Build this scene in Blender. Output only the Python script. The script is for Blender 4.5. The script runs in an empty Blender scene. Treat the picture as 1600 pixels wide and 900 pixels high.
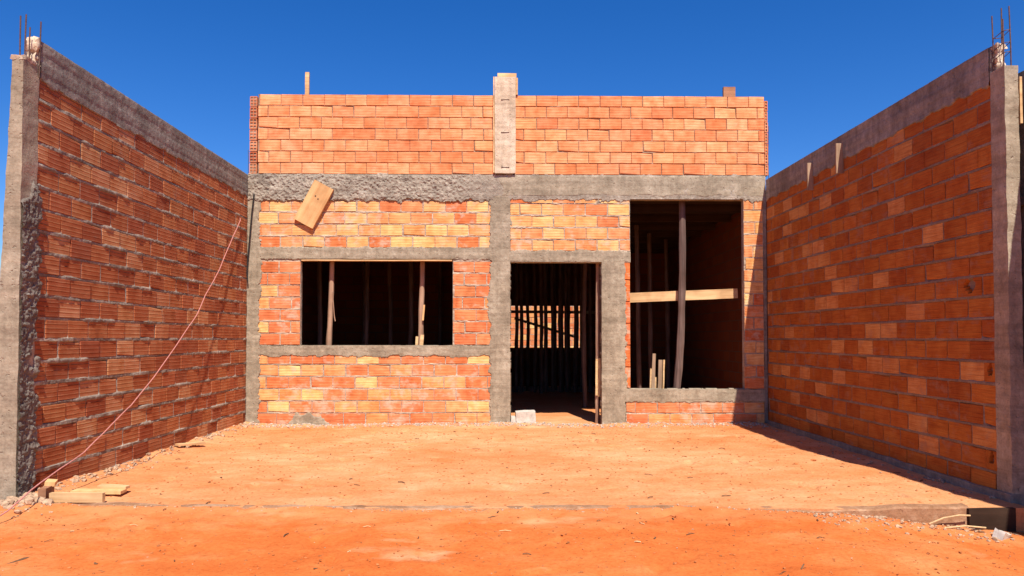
import bpy, bmesh, math, random
import numpy as np
from mathutils import Vector, Matrix, Euler

R = math.radians
rnd = random.Random(7)
scene = bpy.context.scene
COL = scene.collection

# ------------------------------------------------------------------ camera
cam = bpy.data.cameras.new('camera')
cam.sensor_width = 36.0
cam.lens = 1150 / 1600 * 36.0
cam.shift_y = 47 / 1600
cam.clip_start = 0.05
cam.clip_end = 2000
cam_o = bpy.data.objects.new('camera', cam)
COL.objects.link(cam_o)
cam_o.location = (0, 0, 1.17)
cam_o.rotation_euler = (R(90 + 1.544), 0, R(-0.896))
scene.camera = cam_o

# ------------------------------------------------------------------ light
SUN_TRAVEL = Vector((-0.146, 0.70, -1.0)).normalized()
to_sun = -SUN_TRAVEL
elev = math.asin(to_sun.z)
azim = math.atan2(to_sun.x, to_sun.y)
world = bpy.data.worlds.new('World')
scene.world = world
world.use_nodes = True
wn = world.node_tree
wn.nodes.clear()
sky = wn.nodes.new('ShaderNodeTexSky')
sky.sky_type = 'NISHITA'
sky.sun_disc = False
sky.sun_elevation = elev
sky.sun_rotation = azim
sky.altitude = 1400
sky.air_density = 1.0
sky.dust_density = 0.9
sky.ozone_density = 5.0
hs = wn.nodes.new('ShaderNodeHueSaturation')
hs.inputs['Hue'].default_value = 0.512
hs.inputs['Saturation'].default_value = 1.32
hs.inputs['Value'].default_value = 1.0
bg = wn.nodes.new('ShaderNodeBackground')
bg.inputs['Strength'].default_value = 0.085
wo = wn.nodes.new('ShaderNodeOutputWorld')
wn.links.new(sky.outputs[0], hs.inputs['Color'])
wn.links.new(hs.outputs[0], bg.inputs[0])
wn.links.new(bg.outputs[0], wo.inputs[0])

sl = bpy.data.lights.new('sun', 'SUN')
sl.energy = 4.2
sl.angle = R(0.53)
sl.color = (1.0, 0.93, 0.82)
so = bpy.data.objects.new('sun', sl)
COL.objects.link(so)
so.rotation_euler = SUN_TRAVEL.to_track_quat('-Z', 'Y').to_euler()

scene.render.engine = 'CYCLES'
scene.view_settings.view_transform = 'Standard'
scene.view_settings.look = 'None'
scene.view_settings.gamma = 1
scene.view_settings.exposure = 0.85
scene.cycles.max_bounces = 8
scene.cycles.diffuse_bounces = 4

# ------------------------------------------------------------------ noise (numpy, 3D value noise)
def _hash(ix, iy, iz, seed):
    with np.errstate(over='ignore'):
        h = (ix.astype(np.uint32) * np.uint32(374761393) + iy.astype(np.uint32) * np.uint32(668265263)
             + iz.astype(np.uint32) * np.uint32(2147483647) + np.uint32(seed * 974711 & 0xffffffff))
        h = (h ^ (h >> np.uint32(13))) * np.uint32(1274126177)
        h = h ^ (h >> np.uint32(16))
    return h.astype(np.float64) / 4294967295.0

def vnoise(p, seed=0):
    """value noise in -1..1, p is (n,3)"""
    p = np.asarray(p, dtype=np.float64) + 1000.0
    i = np.floor(p).astype(np.int64)
    f = p - i
    f = f * f * (3 - 2 * f)
    out = 0
    for dx in (0, 1):
        for dy in (0, 1):
            for dz in (0, 1):
                w = ((f[:, 0] if dx else 1 - f[:, 0]) * (f[:, 1] if dy else 1 - f[:, 1]) * (f[:, 2] if dz else 1 - f[:, 2]))
                out = out + w * _hash(i[:, 0] + dx, i[:, 1] + dy, i[:, 2] + dz, seed)
    return out * 2 - 1

def fbm(p, freq, octs=3, seed=0, gain=0.5):
    p = np.asarray(p, dtype=np.float64)
    a, s, t = 1.0, 0.0, 0.0
    for k in range(octs):
        s = s + a * vnoise(p * freq, seed + k * 17)
        t += a
        a *= gain
        freq *= 2.03
    return s / t

def smooth(e0, e1, x):
    t = np.clip((x - e0) / (e1 - e0), 0, 1)
    return t * t * (3 - 2 * t)

# ------------------------------------------------------------------ materials
def new_mat(name, rough=0.9):
    m = bpy.data.materials.new(name)
    m.use_nodes = True
    nt = m.node_tree
    nt.nodes.clear()
    out = nt.nodes.new('ShaderNodeOutputMaterial')
    b = nt.nodes.new('ShaderNodeBsdfPrincipled')
    b.inputs['Roughness'].default_value = rough
    b.inputs['Specular IOR Level'].default_value = 0.2
    nt.links.new(b.outputs[0], out.inputs[0])
    return m, nt, b

def N(nt, t, **kw):
    n = nt.nodes.new(t)
    for k, v in kw.items():
        setattr(n, k, v)
    return n

def noise_node(nt, vec, scale, detail=4, rough=0.55):
    n = N(nt, 'ShaderNodeTexNoise')
    n.inputs['Scale'].default_value = scale
    n.inputs['Detail'].default_value = detail
    n.inputs['Roughness'].default_value = rough
    if vec is not None:
        nt.links.new(vec, n.inputs['Vector'])
    return n.outputs['Fac']

def ramp(nt, fac, stops):
    r = N(nt, 'ShaderNodeValToRGB')
    els = r.color_ramp.elements
    while len(els) < len(stops):
        els.new(0.5)
    for e, (p, c) in zip(els, stops):
        e.position = p
        e.color = (*c, 1) if len(c) == 3 else c
    nt.links.new(fac, r.inputs[0])
    return r.outputs[0]

def mixc(nt, fac, a, b, mode='MIX'):
    m = N(nt, 'ShaderNodeMix', data_type='RGBA', blend_type=mode)
    for s, v in ((m.inputs[0], fac), (m.inputs[6], a), (m.inputs[7], b)):
        if hasattr(v, 'is_output'):
            nt.links.new(v, s)
        else:
            s.default_value = v if isinstance(v, (int, float)) else (*v, 1)
    return m.outputs[2]

def math_n(nt, op, a, b=0.0, clamp=False):
    m = N(nt, 'ShaderNodeMath', operation=op, use_clamp=clamp)
    for s, v in ((m.inputs[0], a), (m.inputs[1], b)):
        if hasattr(v, 'is_output'):
            nt.links.new(v, s)
        else:
            s.default_value = v
    return m.outputs[0]

def bump(nt, b, h, strength, dist, prev=None):
    n = N(nt, 'ShaderNodeBump')
    n.inputs['Strength'].default_value = strength
    n.inputs['Distance'].default_value = dist
    nt.links.new(h, n.inputs['Height'])
    if prev is not None:
        nt.links.new(prev, n.inputs['Normal'])
    nt.links.new(n.outputs[0], b.inputs['Normal'])
    return n.outputs[0]

def pos_out(nt):
    return N(nt, 'ShaderNodeNewGeometry').outputs['Position']

def stretch(nt, vec, s):
    m = N(nt, 'ShaderNodeVectorMath', operation='MULTIPLY')
    nt.links.new(vec, m.inputs[0])
    m.inputs[1].default_value = s
    return m.outputs[0]

def brick_material(name, smear, grooves=5.0, groove_bump=0.5, smear_col=(0.42, 0.34, 0.27), gdist=0.003):
    """fired clay: per-brick tint (object colour), extrusion grooves, streaks, mortar smears"""
    m, nt, b = new_mat(name, 0.85)
    info = N(nt, 'ShaderNodeObjectInfo')
    tc = N(nt, 'ShaderNodeTexCoord').outputs['Object']
    pos = pos_out(nt)
    # shift per brick so that no two look the same
    comb = N(nt, 'ShaderNodeCombineXYZ')
    r10 = math_n(nt, 'MULTIPLY', info.outputs['Random'], 60.0)
    for k in range(3):
        nt.links.new(r10, comb.inputs[k])
    add = N(nt, 'ShaderNodeVectorMath', operation='ADD')
    nt.links.new(tc, add.inputs[0]); nt.links.new(comb.outputs[0], add.inputs[1])
    streak = noise_node(nt, stretch(nt, add.outputs[0], (0.8, 1.0, 9.0)), 1.6, 4, 0.6)
    blotch = noise_node(nt, stretch(nt, add.outputs[0], (1.6, 1.0, 0.8)), 1.5, 3, 0.5)
    fine = noise_node(nt, pos, 120.0, 3, 0.6)
    c = info.outputs['Color']
    c1 = mixc(nt, 1.0, c, ramp(nt, streak, [(0.28, (0.76, 0.64, 0.56)), (0.5, (1.0, 1.0, 1.0)), (0.74, (1.10, 1.28, 1.42))]), 'MULTIPLY')
    c2 = mixc(nt, 1.0, c1, ramp(nt, blotch, [(0.3, (0.84, 0.74, 0.66)), (0.5, (1, 1, 1)), (0.72, (1.08, 1.22, 1.34))]), 'MULTIPLY')
    grad = noise_node(nt, stretch(nt, add.outputs[0], (1.0, 1.0, 0.35)), 0.9, 1, 0.4)
    c2 = mixc(nt, 1.0, c2, ramp(nt, grad, [(0.32, (0.93, 0.85, 0.78)), (0.5, (1, 1, 1)), (0.68, (1.04, 1.12, 1.19))]), 'MULTIPLY')
    c3 = mixc(nt, 1.0, c2, ramp(nt, fine, [(0.3, (0.88, 0.86, 0.84)), (0.6, (1.03, 1.04, 1.05))]), 'MULTIPLY')
    # smears of mortar left on the faces
    s1 = noise_node(nt, stretch(nt, pos, (1.0, 1.0, 1.3)), 7.0, 6, 0.62)
    s2 = noise_node(nt, pos, 1.3, 2, 0.5)
    sm = math_n(nt, 'ADD', math_n(nt, 'MULTIPLY', s1, 0.75), math_n(nt, 'MULTIPLY', s2, 0.35))
    fac = ramp(nt, sm, [(0.66 - 0.12 * smear, (0, 0, 0)), (0.76 - 0.10 * smear, (0.75 * min(1, smear + 0.15),) * 3)])
    c4 = mixc(nt, fac, c3, smear_col)
    nt.links.new(c4, b.inputs['Base Color'])
    # grooves along the length, from the brick's own height coordinate
    sep = N(nt, 'ShaderNodeSeparateXYZ'); nt.links.new(tc, sep.inputs[0])
    ph = math_n(nt, 'MULTIPLY', sep.outputs[2], grooves * 2 * math.pi)
    wob = math_n(nt, 'ADD', ph, math_n(nt, 'MULTIPLY', blotch, 1.5))
    g = math_n(nt, 'SINE', wob)
    g2 = math_n(nt, 'POWER', math_n(nt, 'MULTIPLY', math_n(nt, 'ADD', g, 1.0), 0.5), 9.0)
    p1 = bump(nt, b, g2, groove_bump, gdist)
    bump(nt, b, math_n(nt, 'ADD', math_n(nt, 'MULTIPLY', fine, 0.4), math_n(nt, 'MULTIPLY', s1, 0.6)), 0.5, 0.004, p1)
    return m

def concrete_material(name, c_dark, c_mid, c_light, fine_bump=0.5, streaky=0.0, dist=0.006, fscale=60.0, boards=False):
    m, nt, b = new_mat(name, 0.92)
    pos = pos_out(nt)
    big = noise_node(nt, stretch(nt, pos, (1.0, 1.0, 0.7)), 2.6, 5, 0.65)
    mid = noise_node(nt, pos, 14.0, 5, 0.65)
    fine = noise_node(nt, pos, fscale, 4, 0.7)
    col = ramp(nt, math_n(nt, 'ADD', math_n(nt, 'MULTIPLY', big, 0.6), math_n(nt, 'MULTIPLY', mid, 0.4)),
               [(0.36, c_dark), (0.5, c_mid), (0.63, c_light)])
    col = mixc(nt, 1.0, col, ramp(nt, fine, [(0.3, (0.80, 0.78, 0.76)), (0.55, (1, 1, 1)), (0.75, (1.10, 1.10, 1.08))]), 'MULTIPLY')
    if streaky:
        st = noise_node(nt, stretch(nt, pos, (9.0, 9.0, 0.6)), 2.0, 4, 0.6)
        col = mixc(nt, streaky, col, ramp(nt, st, [(0.35, (0.55, 0.52, 0.5)), (0.6, (1.15, 1.15, 1.12))]), 'MULTIPLY')
    pit = noise_node(nt, pos, 26.0, 2, 0.5)
    pitm = ramp(nt, pit, [(0.27, (0, 0, 0)), (0.33, (1, 1, 1))])
    line = noise_node(nt, stretch(nt, pos, (0.35, 0.35, 9.0)), 2.4, 3, 0.6)
    col = mixc(nt, 0.55, col, ramp(nt, line, [(0.38, (0.74, 0.72, 0.70)), (0.5, (1, 1, 1)), (0.64, (1.12, 1.11, 1.08))]), 'MULTIPLY')
    nt.links.new(col, b.inputs['Base Color'])
    p = bump(nt, b, fine, fine_bump, dist)
    p = bump(nt, b, pitm, 0.6, dist * 2, p)
    bump(nt, b, mid, 0.5, dist * 2.5, p)
    return m

def dirt_material(name, c1, c2, c3, spill=None):
    m, nt, b = new_mat(name, 0.97)
    b.inputs['Specular IOR Level'].default_value = 0.05
    pos = pos_out(nt)
    big = noise_node(nt, stretch(nt, pos, (1.0, 1.4, 1.0)), 0.55, 4, 0.55)
    mid = noise_node(nt, stretch(nt, pos, (1.0, 1.3, 1.0)), 3.2, 6, 0.62)
    fine = noise_node(nt, pos, 38.0, 5, 0.7)
    grit = noise_node(nt, pos, 190.0, 3, 0.7)
    f = math_n(nt, 'ADD', math_n(nt, 'MULTIPLY', big, 0.6), math_n(nt, 'MULTIPLY', mid, 0.4))
    col = ramp(nt, f, [(0.35, c1), (0.5, c2), (0.67, c3)])
    col = mixc(nt, 1.0, col, ramp(nt, fine, [(0.3, (0.80, 0.74, 0.68)), (0.5, (1, 1, 1)), (0.72, (1.08, 1.12, 1.16))]), 'MULTIPLY')
    # dark crumbs and pale grains
    col = mixc(nt, ramp(nt, grit, [(0.68, (0, 0, 0)), (0.76, (0.45,) * 3)]), col, (0.85, 0.60, 0.42))
    col = mixc(nt, ramp(nt, grit, [(0.25, (0.55,) * 3), (0.34, (0, 0, 0))]), col, (0.22, 0.08, 0.035))
    # pale dusty patches of spilled sand
    pat = noise_node(nt, stretch(nt, pos, (1.0, 1.7, 1.0)), 0.95, 5, 0.6)
    col = mixc(nt, ramp(nt, pat, [(0.60, (0, 0, 0)), (0.70, (0.6,) * 3)]), col, (0.64, 0.40, 0.22))
    if spill:
        # yard dust trodden over the edge on to the street, fading within half a metre
        sy = N(nt, 'ShaderNodeSeparateXYZ'); nt.links.new(pos, sy.inputs[0])
        d = math_n(nt, 'ADD', math_n(nt, 'MULTIPLY', math_n(nt, 'SUBTRACT', sy.outputs[1], 4.62), 1.5), math_n(nt, 'MULTIPLY', math_n(nt, 'SUBTRACT', mid, 0.5), 2.2))
        col = mixc(nt, math_n(nt, 'MULTIPLY', math_n(nt, 'MINIMUM', math_n(nt, 'MAXIMUM', d, 0.0), 1.0), 0.75), col, spill)
    # scuffed crumbly spots
    scuff = noise_node(nt, stretch(nt, pos, (1.0, 1.8, 1.0)), 9.0, 6, 0.75)
    col = mixc(nt, ramp(nt, scuff, [(0.60, (0, 0, 0)), (0.68, (0.5,) * 3)]), col, (c1[0] * 0.62, c1[1] * 0.55, c1[2] * 0.5))
    nt.links.new(col, b.inputs['Base Color'])
    p = bump(nt, b, fine, 0.45, 0.012)
    p = bump(nt, b, mid, 0.5, 0.03, p)
    bump(nt, b, grit, 0.4, 0.003, p)
    return m

def wood_material(name, c_dark, c_light, axis=0, grain=18.0):
    m, nt, b = new_mat(name, 0.8)
    info = N(nt, 'ShaderNodeObjectInfo')
    tc = N(nt, 'ShaderNodeTexCoord').outputs['Object']
    sc = [grain, grain, grain]
    sc[axis] = grain * 0.06
    comb = N(nt, 'ShaderNodeCombineXYZ')
    r10 = math_n(nt, 'MULTIPLY', info.outputs['Random'], 40.0)
    for k in range(3):
        nt.links.new(r10, comb.inputs[k])
    add = N(nt, 'ShaderNodeVectorMath', operation='ADD')
    nt.links.new(tc, add.inputs[0]); nt.links.new(comb.outputs[0], add.inputs[1])
    g = noise_node(nt, stretch(nt, add.outputs[0], tuple(sc)), 1.5, 5, 0.6)
    bl = noise_node(nt, add.outputs[0], 4.0, 3, 0.5)
    col = ramp(nt, g, [(0.3, c_dark), (0.62, c_light)])
    col = mixc(nt, 1.0, col, ramp(nt, bl, [(0.3, (0.75, 0.7, 0.66)), (0.6, (1.05, 1.05, 1.05))]), 'MULTIPLY')
    nt.links.new(col, b.inputs['Base Color'])
    bump(nt, b, g, 0.5, 0.003)
    return m

def plain_material(name, col, rough=0.8, var=0.25, scale=30.0, metallic=0.0, tint=False):
    m, nt, b = new_mat(name, rough)
    b.inputs['Metallic'].default_value = metallic
    n = noise_node(nt, pos_out(nt), scale, 4, 0.6)
    base = col
    if tint:
        base = N(nt, 'ShaderNodeObjectInfo').outputs['Color']
    c = mixc(nt, 1.0, base, ramp(nt, n, [(0.3, (1 - var,) * 3), (0.7, (1 + var * 0.5,) * 3)]), 'MULTIPLY')
    nt.links.new(c, b.inputs['Base Color'])
    bump(nt, b, n, 0.4, 0.004)
    return m

M = {}
M['brick_clean'] = brick_material('fired_brick_clean', 0.16, 4.0, 0.7, (0.55, 0.40, 0.30))
M['brick_face'] = brick_material('fired_brick_lower', 0.75, 4.0, 0.7, (0.54, 0.42, 0.31))
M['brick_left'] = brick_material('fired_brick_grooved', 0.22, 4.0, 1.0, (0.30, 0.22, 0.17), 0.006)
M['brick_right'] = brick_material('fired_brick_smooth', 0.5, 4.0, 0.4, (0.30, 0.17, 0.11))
M['mortar_clean'] = concrete_material('mortar_pale', (0.24, 0.15, 0.10), (0.33, 0.22, 0.15), (0.48, 0.34, 0.25))
M['mortar_face'] = concrete_material('mortar_front', (0.30, 0.23, 0.17), (0.43, 0.33, 0.25), (0.55, 0.44, 0.33))
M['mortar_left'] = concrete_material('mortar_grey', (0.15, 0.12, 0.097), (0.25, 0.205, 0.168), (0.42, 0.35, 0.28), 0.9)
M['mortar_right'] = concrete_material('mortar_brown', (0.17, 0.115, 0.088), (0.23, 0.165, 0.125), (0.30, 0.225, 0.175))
M['concrete'] = concrete_material('concrete_warm', (0.215, 0.172, 0.122), (0.312, 0.254, 0.184), (0.425, 0.357, 0.268), 0.4, 0.2)
M['concrete_rough'] = concrete_material('concrete_splashed', (0.21, 0.17, 0.135), (0.33, 0.275, 0.215), (0.47, 0.40, 0.32), 0.9, 0, 0.012, 45)
M['concrete_side'] = concrete_material('concrete_grey', (0.15, 0.128, 0.108), (0.23, 0.20, 0.172), (0.33, 0.292, 0.25), 0.5, 0.35)
M['concrete_pale'] = concrete_material('concrete_pale', (0.40, 0.30, 0.21), (0.56, 0.44, 0.32), (0.66, 0.54, 0.41), 0.4, 0.2)
M['edge'] = concrete_material('dusty_concrete', (0.24, 0.115, 0.055), (0.34, 0.18, 0.10), (0.46, 0.29, 0.18), 0.6)
M['crust'] = concrete_material('mortar_splatter', (0.11, 0.092, 0.078), (0.18, 0.15, 0.125), (0.28, 0.235, 0.195), 0.9, 0, 0.012, 60)
M['yard_dirt'] = dirt_material('yard_dirt', (0.54, 0.182, 0.062), (0.575, 0.248, 0.106), (0.62, 0.35, 0.18))
M['street_dirt'] = dirt_material('street_dirt', (0.48, 0.108, 0.024), (0.54, 0.145, 0.037), (0.59, 0.225, 0.082), (0.565, 0.225, 0.088))
M['wood_pale'] = wood_material('sawn_pine', (0.50, 0.30, 0.14), (0.72, 0.48, 0.25))
M['wood_plank'] = wood_material('orange_plank', (0.60, 0.32, 0.13), (0.74, 0.45, 0.21), 2, 10)
M['wood_old'] = wood_material('weathered_wood', (0.22, 0.14, 0.09), (0.42, 0.29, 0.19), 2)
M['pole'] = wood_material('eucalyptus_pole', (0.24, 0.13, 0.08), (0.44, 0.28, 0.19), 2, 14)
M['pole_dark'] = wood_material('pole_bark_shade', (0.07, 0.045, 0.038), (0.17, 0.11, 0.09), 2, 14)  # dark bark; on the indoor props it puts room shade into the colour
M['wood_brown'] = wood_material('brown_board', (0.22, 0.10, 0.055), (0.36, 0.18, 0.10), 0, 14)
M['steel'] = plain_material('rusty_steel', (0.13, 0.075, 0.06), 0.7, 0.4, 60, 0.3)
M['cord'] = plain_material('pink_cord', (0.50, 0.21, 0.18), 0.8, 0.3, 80)
M['black'] = plain_material('black_cable', (0.025, 0.023, 0.022), 0.6, 0.2, 40)
M['stone'] = plain_material('pale_rubble', (0.46, 0.30, 0.19), 0.95, 0.5, 35)
M['gravel'] = plain_material('grey_gravel', (0.46, 0.37, 0.29), 0.95, 0.5, 35)
M['clod'] = plain_material('dirt_clod', (0.44, 0.15, 0.05), 0.97, 0.5, 30)
M['twig'] = plain_material('dry_twig', (0.16, 0.085, 0.045), 0.9, 0.4, 60)
M['straw'] = plain_material('pale_straw', (0.62, 0.42, 0.22), 0.9, 0.3, 60)
M['white'] = plain_material('white_lump', (0.56, 0.50, 0.43), 0.8, 0.25, 25)

def interior_brick_material():  # brick darkened so its colour carries the shade of the rooms
    m, nt, b = new_mat('inner_brick_shade', 0.9)
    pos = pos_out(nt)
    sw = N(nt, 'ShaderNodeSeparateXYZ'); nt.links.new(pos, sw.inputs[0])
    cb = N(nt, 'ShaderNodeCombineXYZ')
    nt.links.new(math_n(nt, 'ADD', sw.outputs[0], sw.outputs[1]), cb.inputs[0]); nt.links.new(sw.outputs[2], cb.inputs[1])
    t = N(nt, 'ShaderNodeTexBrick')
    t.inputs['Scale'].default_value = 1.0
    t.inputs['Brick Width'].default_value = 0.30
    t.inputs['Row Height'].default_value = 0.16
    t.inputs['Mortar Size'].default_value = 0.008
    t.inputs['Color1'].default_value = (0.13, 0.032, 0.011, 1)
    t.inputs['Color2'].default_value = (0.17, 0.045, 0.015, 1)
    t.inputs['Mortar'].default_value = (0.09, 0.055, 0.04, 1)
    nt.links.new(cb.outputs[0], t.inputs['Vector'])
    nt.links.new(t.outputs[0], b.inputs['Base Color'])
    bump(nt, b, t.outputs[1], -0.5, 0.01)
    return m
M['inner_brick_shade'] = interior_brick_material()
M['form_dark'] = wood_material('formwork_shade', (0.025, 0.013, 0.008), (0.05, 0.027, 0.017), 0, 12)  # ceiling wood darkened to carry indoor shade, also used for the corner hollow

# ------------------------------------------------------------------ object helpers
def tag(o, label=None, cat=None, group=None, kind=None):
    if label: o['label'] = label
    if cat: o['category'] = cat
    if group: o['group'] = group
    if kind: o['kind'] = kind
    return o

def link(name, data, mat=None, parent=None):
    o = bpy.data.objects.new(name, data)
    COL.objects.link(o)
    if mat and data is not None:
        data.materials.append(M[mat])
    if parent:
        o.parent = parent
    return o

def empty(name, loc=(0, 0, 0)):
    o = bpy.data.objects.new(name, None)
    o.empty_display_size = 0.2
    COL.objects.link(o)
    o.location = loc
    return o

def mesh_from(name, verts, faces, smooth_shade=False):
    me = bpy.data.meshes.new(name)
    me.from_pydata([tuple(v) for v in verts], [], [tuple(f) for f in faces])
    if smooth_shade:
        me.polygons.foreach_set('use_smooth', [True] * len(me.polygons))
    me.update()
    if smooth_shade:
        me.set_sharp_from_angle(angle=R(38))
    return me

class MB:
    """collects verts and faces of one mesh"""
    def __init__(s):
        s.v = []; s.f = []
    def add(s, v, f):
        o = len(s.v)
        s.v.extend([tuple(map(float, a)) for a in v])
        s.f.extend([tuple(i + o for i in q) for q in f])
    def mesh(s, name, sm=False):
        return mesh_from(name, s.v, s.f, sm)

def box_vf(x0, x1, y0, y1, z0, z1):
    v = [(x0, y0, z0), (x1, y0, z0), (x1, y1, z0), (x0, y1, z0), (x0, y0, z1), (x1, y0, z1), (x1, y1, z1), (x0, y1, z1)]
    f = [(0, 3, 2, 1), (4, 5, 6, 7), (0, 1, 5, 4), (1, 2, 6, 5), (2, 3, 7, 6), (3, 0, 4, 7)]
    return v, f

def rough_box_vf(x0, x1, y0, y1, z0, z1, res, amp, freq=6.0, octs=4, seed=0, fn=None):
    """a box with gridded faces, displaced by 3D noise; closed because shared points move alike"""
    nx, ny, nz = (max(1, min(700, int(round(abs(b - a) / res)))) for a, b in ((x0, x1), (y0, y1), (z0, z1)))
    xs, ys, zs = np.linspace(x0, x1, nx + 1), np.linspace(y0, y1, ny + 1), np.linspace(z0, z1, nz + 1)
    idx = {}
    V = []; F = []
    def vid(i, j, k):
        t = (i, j, k)
        if t not in idx:
            idx[t] = len(V)
            V.append((xs[i], ys[j], zs[k]))
        return idx[t]
    for i in range(nx):
        for j in range(ny):
            F.append((vid(i, j, 0), vid(i, j + 1, 0), vid(i + 1, j + 1, 0), vid(i + 1, j, 0)))
            F.append((vid(i, j, nz), vid(i + 1, j, nz), vid(i + 1, j + 1, nz), vid(i, j + 1, nz)))
    for i in range(nx):
        for k in range(nz):
            F.append((vid(i, 0, k), vid(i + 1, 0, k), vid(i + 1, 0, k + 1), vid(i, 0, k + 1)))
            F.append((vid(i, ny, k), vid(i, ny, k + 1), vid(i + 1, ny, k + 1), vid(i + 1, ny, k)))
    for j in range(ny):
        for k in range(nz):
            F.append((vid(0, j, k), vid(0, j, k + 1), vid(0, j + 1, k + 1), vid(0, j + 1, k)))
            F.append((vid(nx, j, k), vid(nx, j + 1, k), vid(nx, j + 1, k + 1), vid(nx, j, k + 1)))
    P = np.array(V)
    D = np.stack([fbm(P, freq, octs, seed + 100 * a) for a in range(3)], 1) * amp
    if fn is not None:
        D = D * fn(P)[:, None]
    return P + D, F

def rough_box(name, parent, mat, b, res=0.03, amp=0.006, freq=6.0, seed=0, sm=True, fn=None, octs=4):
    v, f = rough_box_vf(*b, res, amp, freq, octs, seed, fn)
    return link(name, mesh_from(name, v, f, sm), mat, parent)

def tube_vf(pts, rad, seg=6, cap=True):
    pts = [Vector(p) for p in pts]
    if not isinstance(rad, (list, tuple)):
        rad = [rad] * len(pts)
    V = []; F = []
    ref = Vector((0.31, 0.87, 0.38))
    for i, p in enumerate(pts):
        d = (pts[min(i + 1, len(pts) - 1)] - pts[max(i - 1, 0)]).normalized()
        a = d.cross(ref)
        if a.length < 1e-3: a = d.cross(Vector((1, 0, 0)))
        a.normalize(); b = d.cross(a)
        for k in range(seg):
            t = 2 * math.pi * k / seg
            V.append(p + (a * math.cos(t) + b * math.sin(t)) * rad[i])
    n = len(pts)
    for i in range(n - 1):
        for k in range(seg):
            F.append((i * seg + k, (i + 1) * seg + k, (i + 1) * seg + (k + 1) % seg, i * seg + (k + 1) % seg))
    if cap:
        F.append(tuple(range(seg)))
        F.append(tuple(reversed(range((n - 1) * seg, n * seg))))
    return V, F

def tube(name, pts, rad, mat, parent=None, seg=6, sm=True):
    return link(name, mesh_from(name, *tube_vf(pts, rad, seg), sm), mat, parent)

# plane frames: (origin, U, V, outward normal)
FRONT = (Vector((0, 10.0, 0)), Vector((1, 0, 0)), Vector((0, 0, 1)), Vector((0, -1, 0)))
LEFT = (Vector((-3.43, 0, 0)), Vector((0, 1, 0)), Vector((0, 0, 1)), Vector((1, 0, 0)))
RIGHT = (Vector((3.64, 0, 0)), Vector((0, 1, 0)), Vector((0, 0, 1)), Vector((-1, 0, 0)))
REAR = (Vector((0, 21.0, 0)), Vector((1, 0, 0)), Vector((0, 0, 1)), Vector((0, -1, 0)))

def sheet_vf(fr, u0, u1, v0, v1, res, hfun, cut=-0.02):
    """height field over a wall plane; faces sunk below `cut` are left out"""
    nu, nv = max(2, int((u1 - u0) / res)), max(2, int((v1 - v0) / res))
    u, v = np.meshgrid(np.linspace(u0, u1, nu + 1), np.linspace(v0, v1, nv + 1), indexing='ij')
    uu, vv = u.ravel(), v.ravel()
    h = hfun(uu, vv)
    O, U, V, Nn = (np.array(a) for a in fr)
    P = O + uu[:, None] * U + vv[:, None] * V + h[:, None] * Nn
    idx = np.arange((nu + 1) * (nv + 1)).reshape(nu + 1, nv + 1)
    a, b, c, d = idx[:-1, :-1].ravel(), idx[1:, :-1].ravel(), idx[1:, 1:].ravel(), idx[:-1, 1:].ravel()
    keep = np.max(np.stack([h[a], h[b], h[c], h[d]]), 0) > cut
    q = np.stack([a, b, c, d], 1)[keep]
    if Vector(U).cross(Vector(V)).dot(Vector(Nn)) < 0:
        q = q[:, ::-1]
    used = np.unique(q)
    remap = -np.ones(len(P), int); remap[used] = np.arange(len(used))
    return P[used], remap[q].tolist()

def uv3(u, v, s=0.0):
    return np.stack([u, v, np.full_like(u, s)], 1)

# ------------------------------------------------------------------ brick meshes (shared)
def brick_mesh(seed, chip=False):
    r = random.Random(seed)
    c, cz, cy = 0.018, 0.035, 0.05            # chamfer in unit space: along, up, deep
    j = lambda a: (r.random() - 0.5) * a
    front = [(-0.5 + c + j(.012), -0.5, -0.5 + cz + j(.02)), (0.5 - c + j(.012), -0.5, -0.5 + cz + j(.02)),
             (0.5 - c + j(.012), -0.5, 0.5 - cz + j(.02)), (-0.5 + c + j(.012), -0.5, 0.5 - cz + j(.02))]
    ring = [(-0.5 + j(.006), -0.5 + cy, -0.5 + j(.03)), (0.5 + j(.006), -0.5 + cy, -0.5 + j(.03)),
            (0.5 + j(.006), -0.5 + cy, 0.5 + j(.03)), (-0.5 + j(.006), -0.5 + cy, 0.5 + j(.03))]
    if chip:
        k = r.randrange(4)
        x, y, z = front[k]; front[k] = (x * 0.90, y, z * 0.70)
        x, y, z = ring[k]; ring[k] = (x * 0.94, y + 0.02, z * 0.80)
    back = [(-0.5, 0.5, -0.5), (0.5, 0.5, -0.5), (0.5, 0.5, 0.5), (-0.5, 0.5, 0.5)]
    V = front + ring + back
    F = [(0, 1, 2, 3)]
    for k in range(4):
        F.append((4 + k, 4 + (k + 1) % 4, (k + 1) % 4, k))
        F.append((8 + k, 8 + (k + 1) % 4, 4 + (k + 1) % 4, 4 + k))
    F.append((11, 10, 9, 8))
    return mesh_from('brick', V, F)

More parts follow.
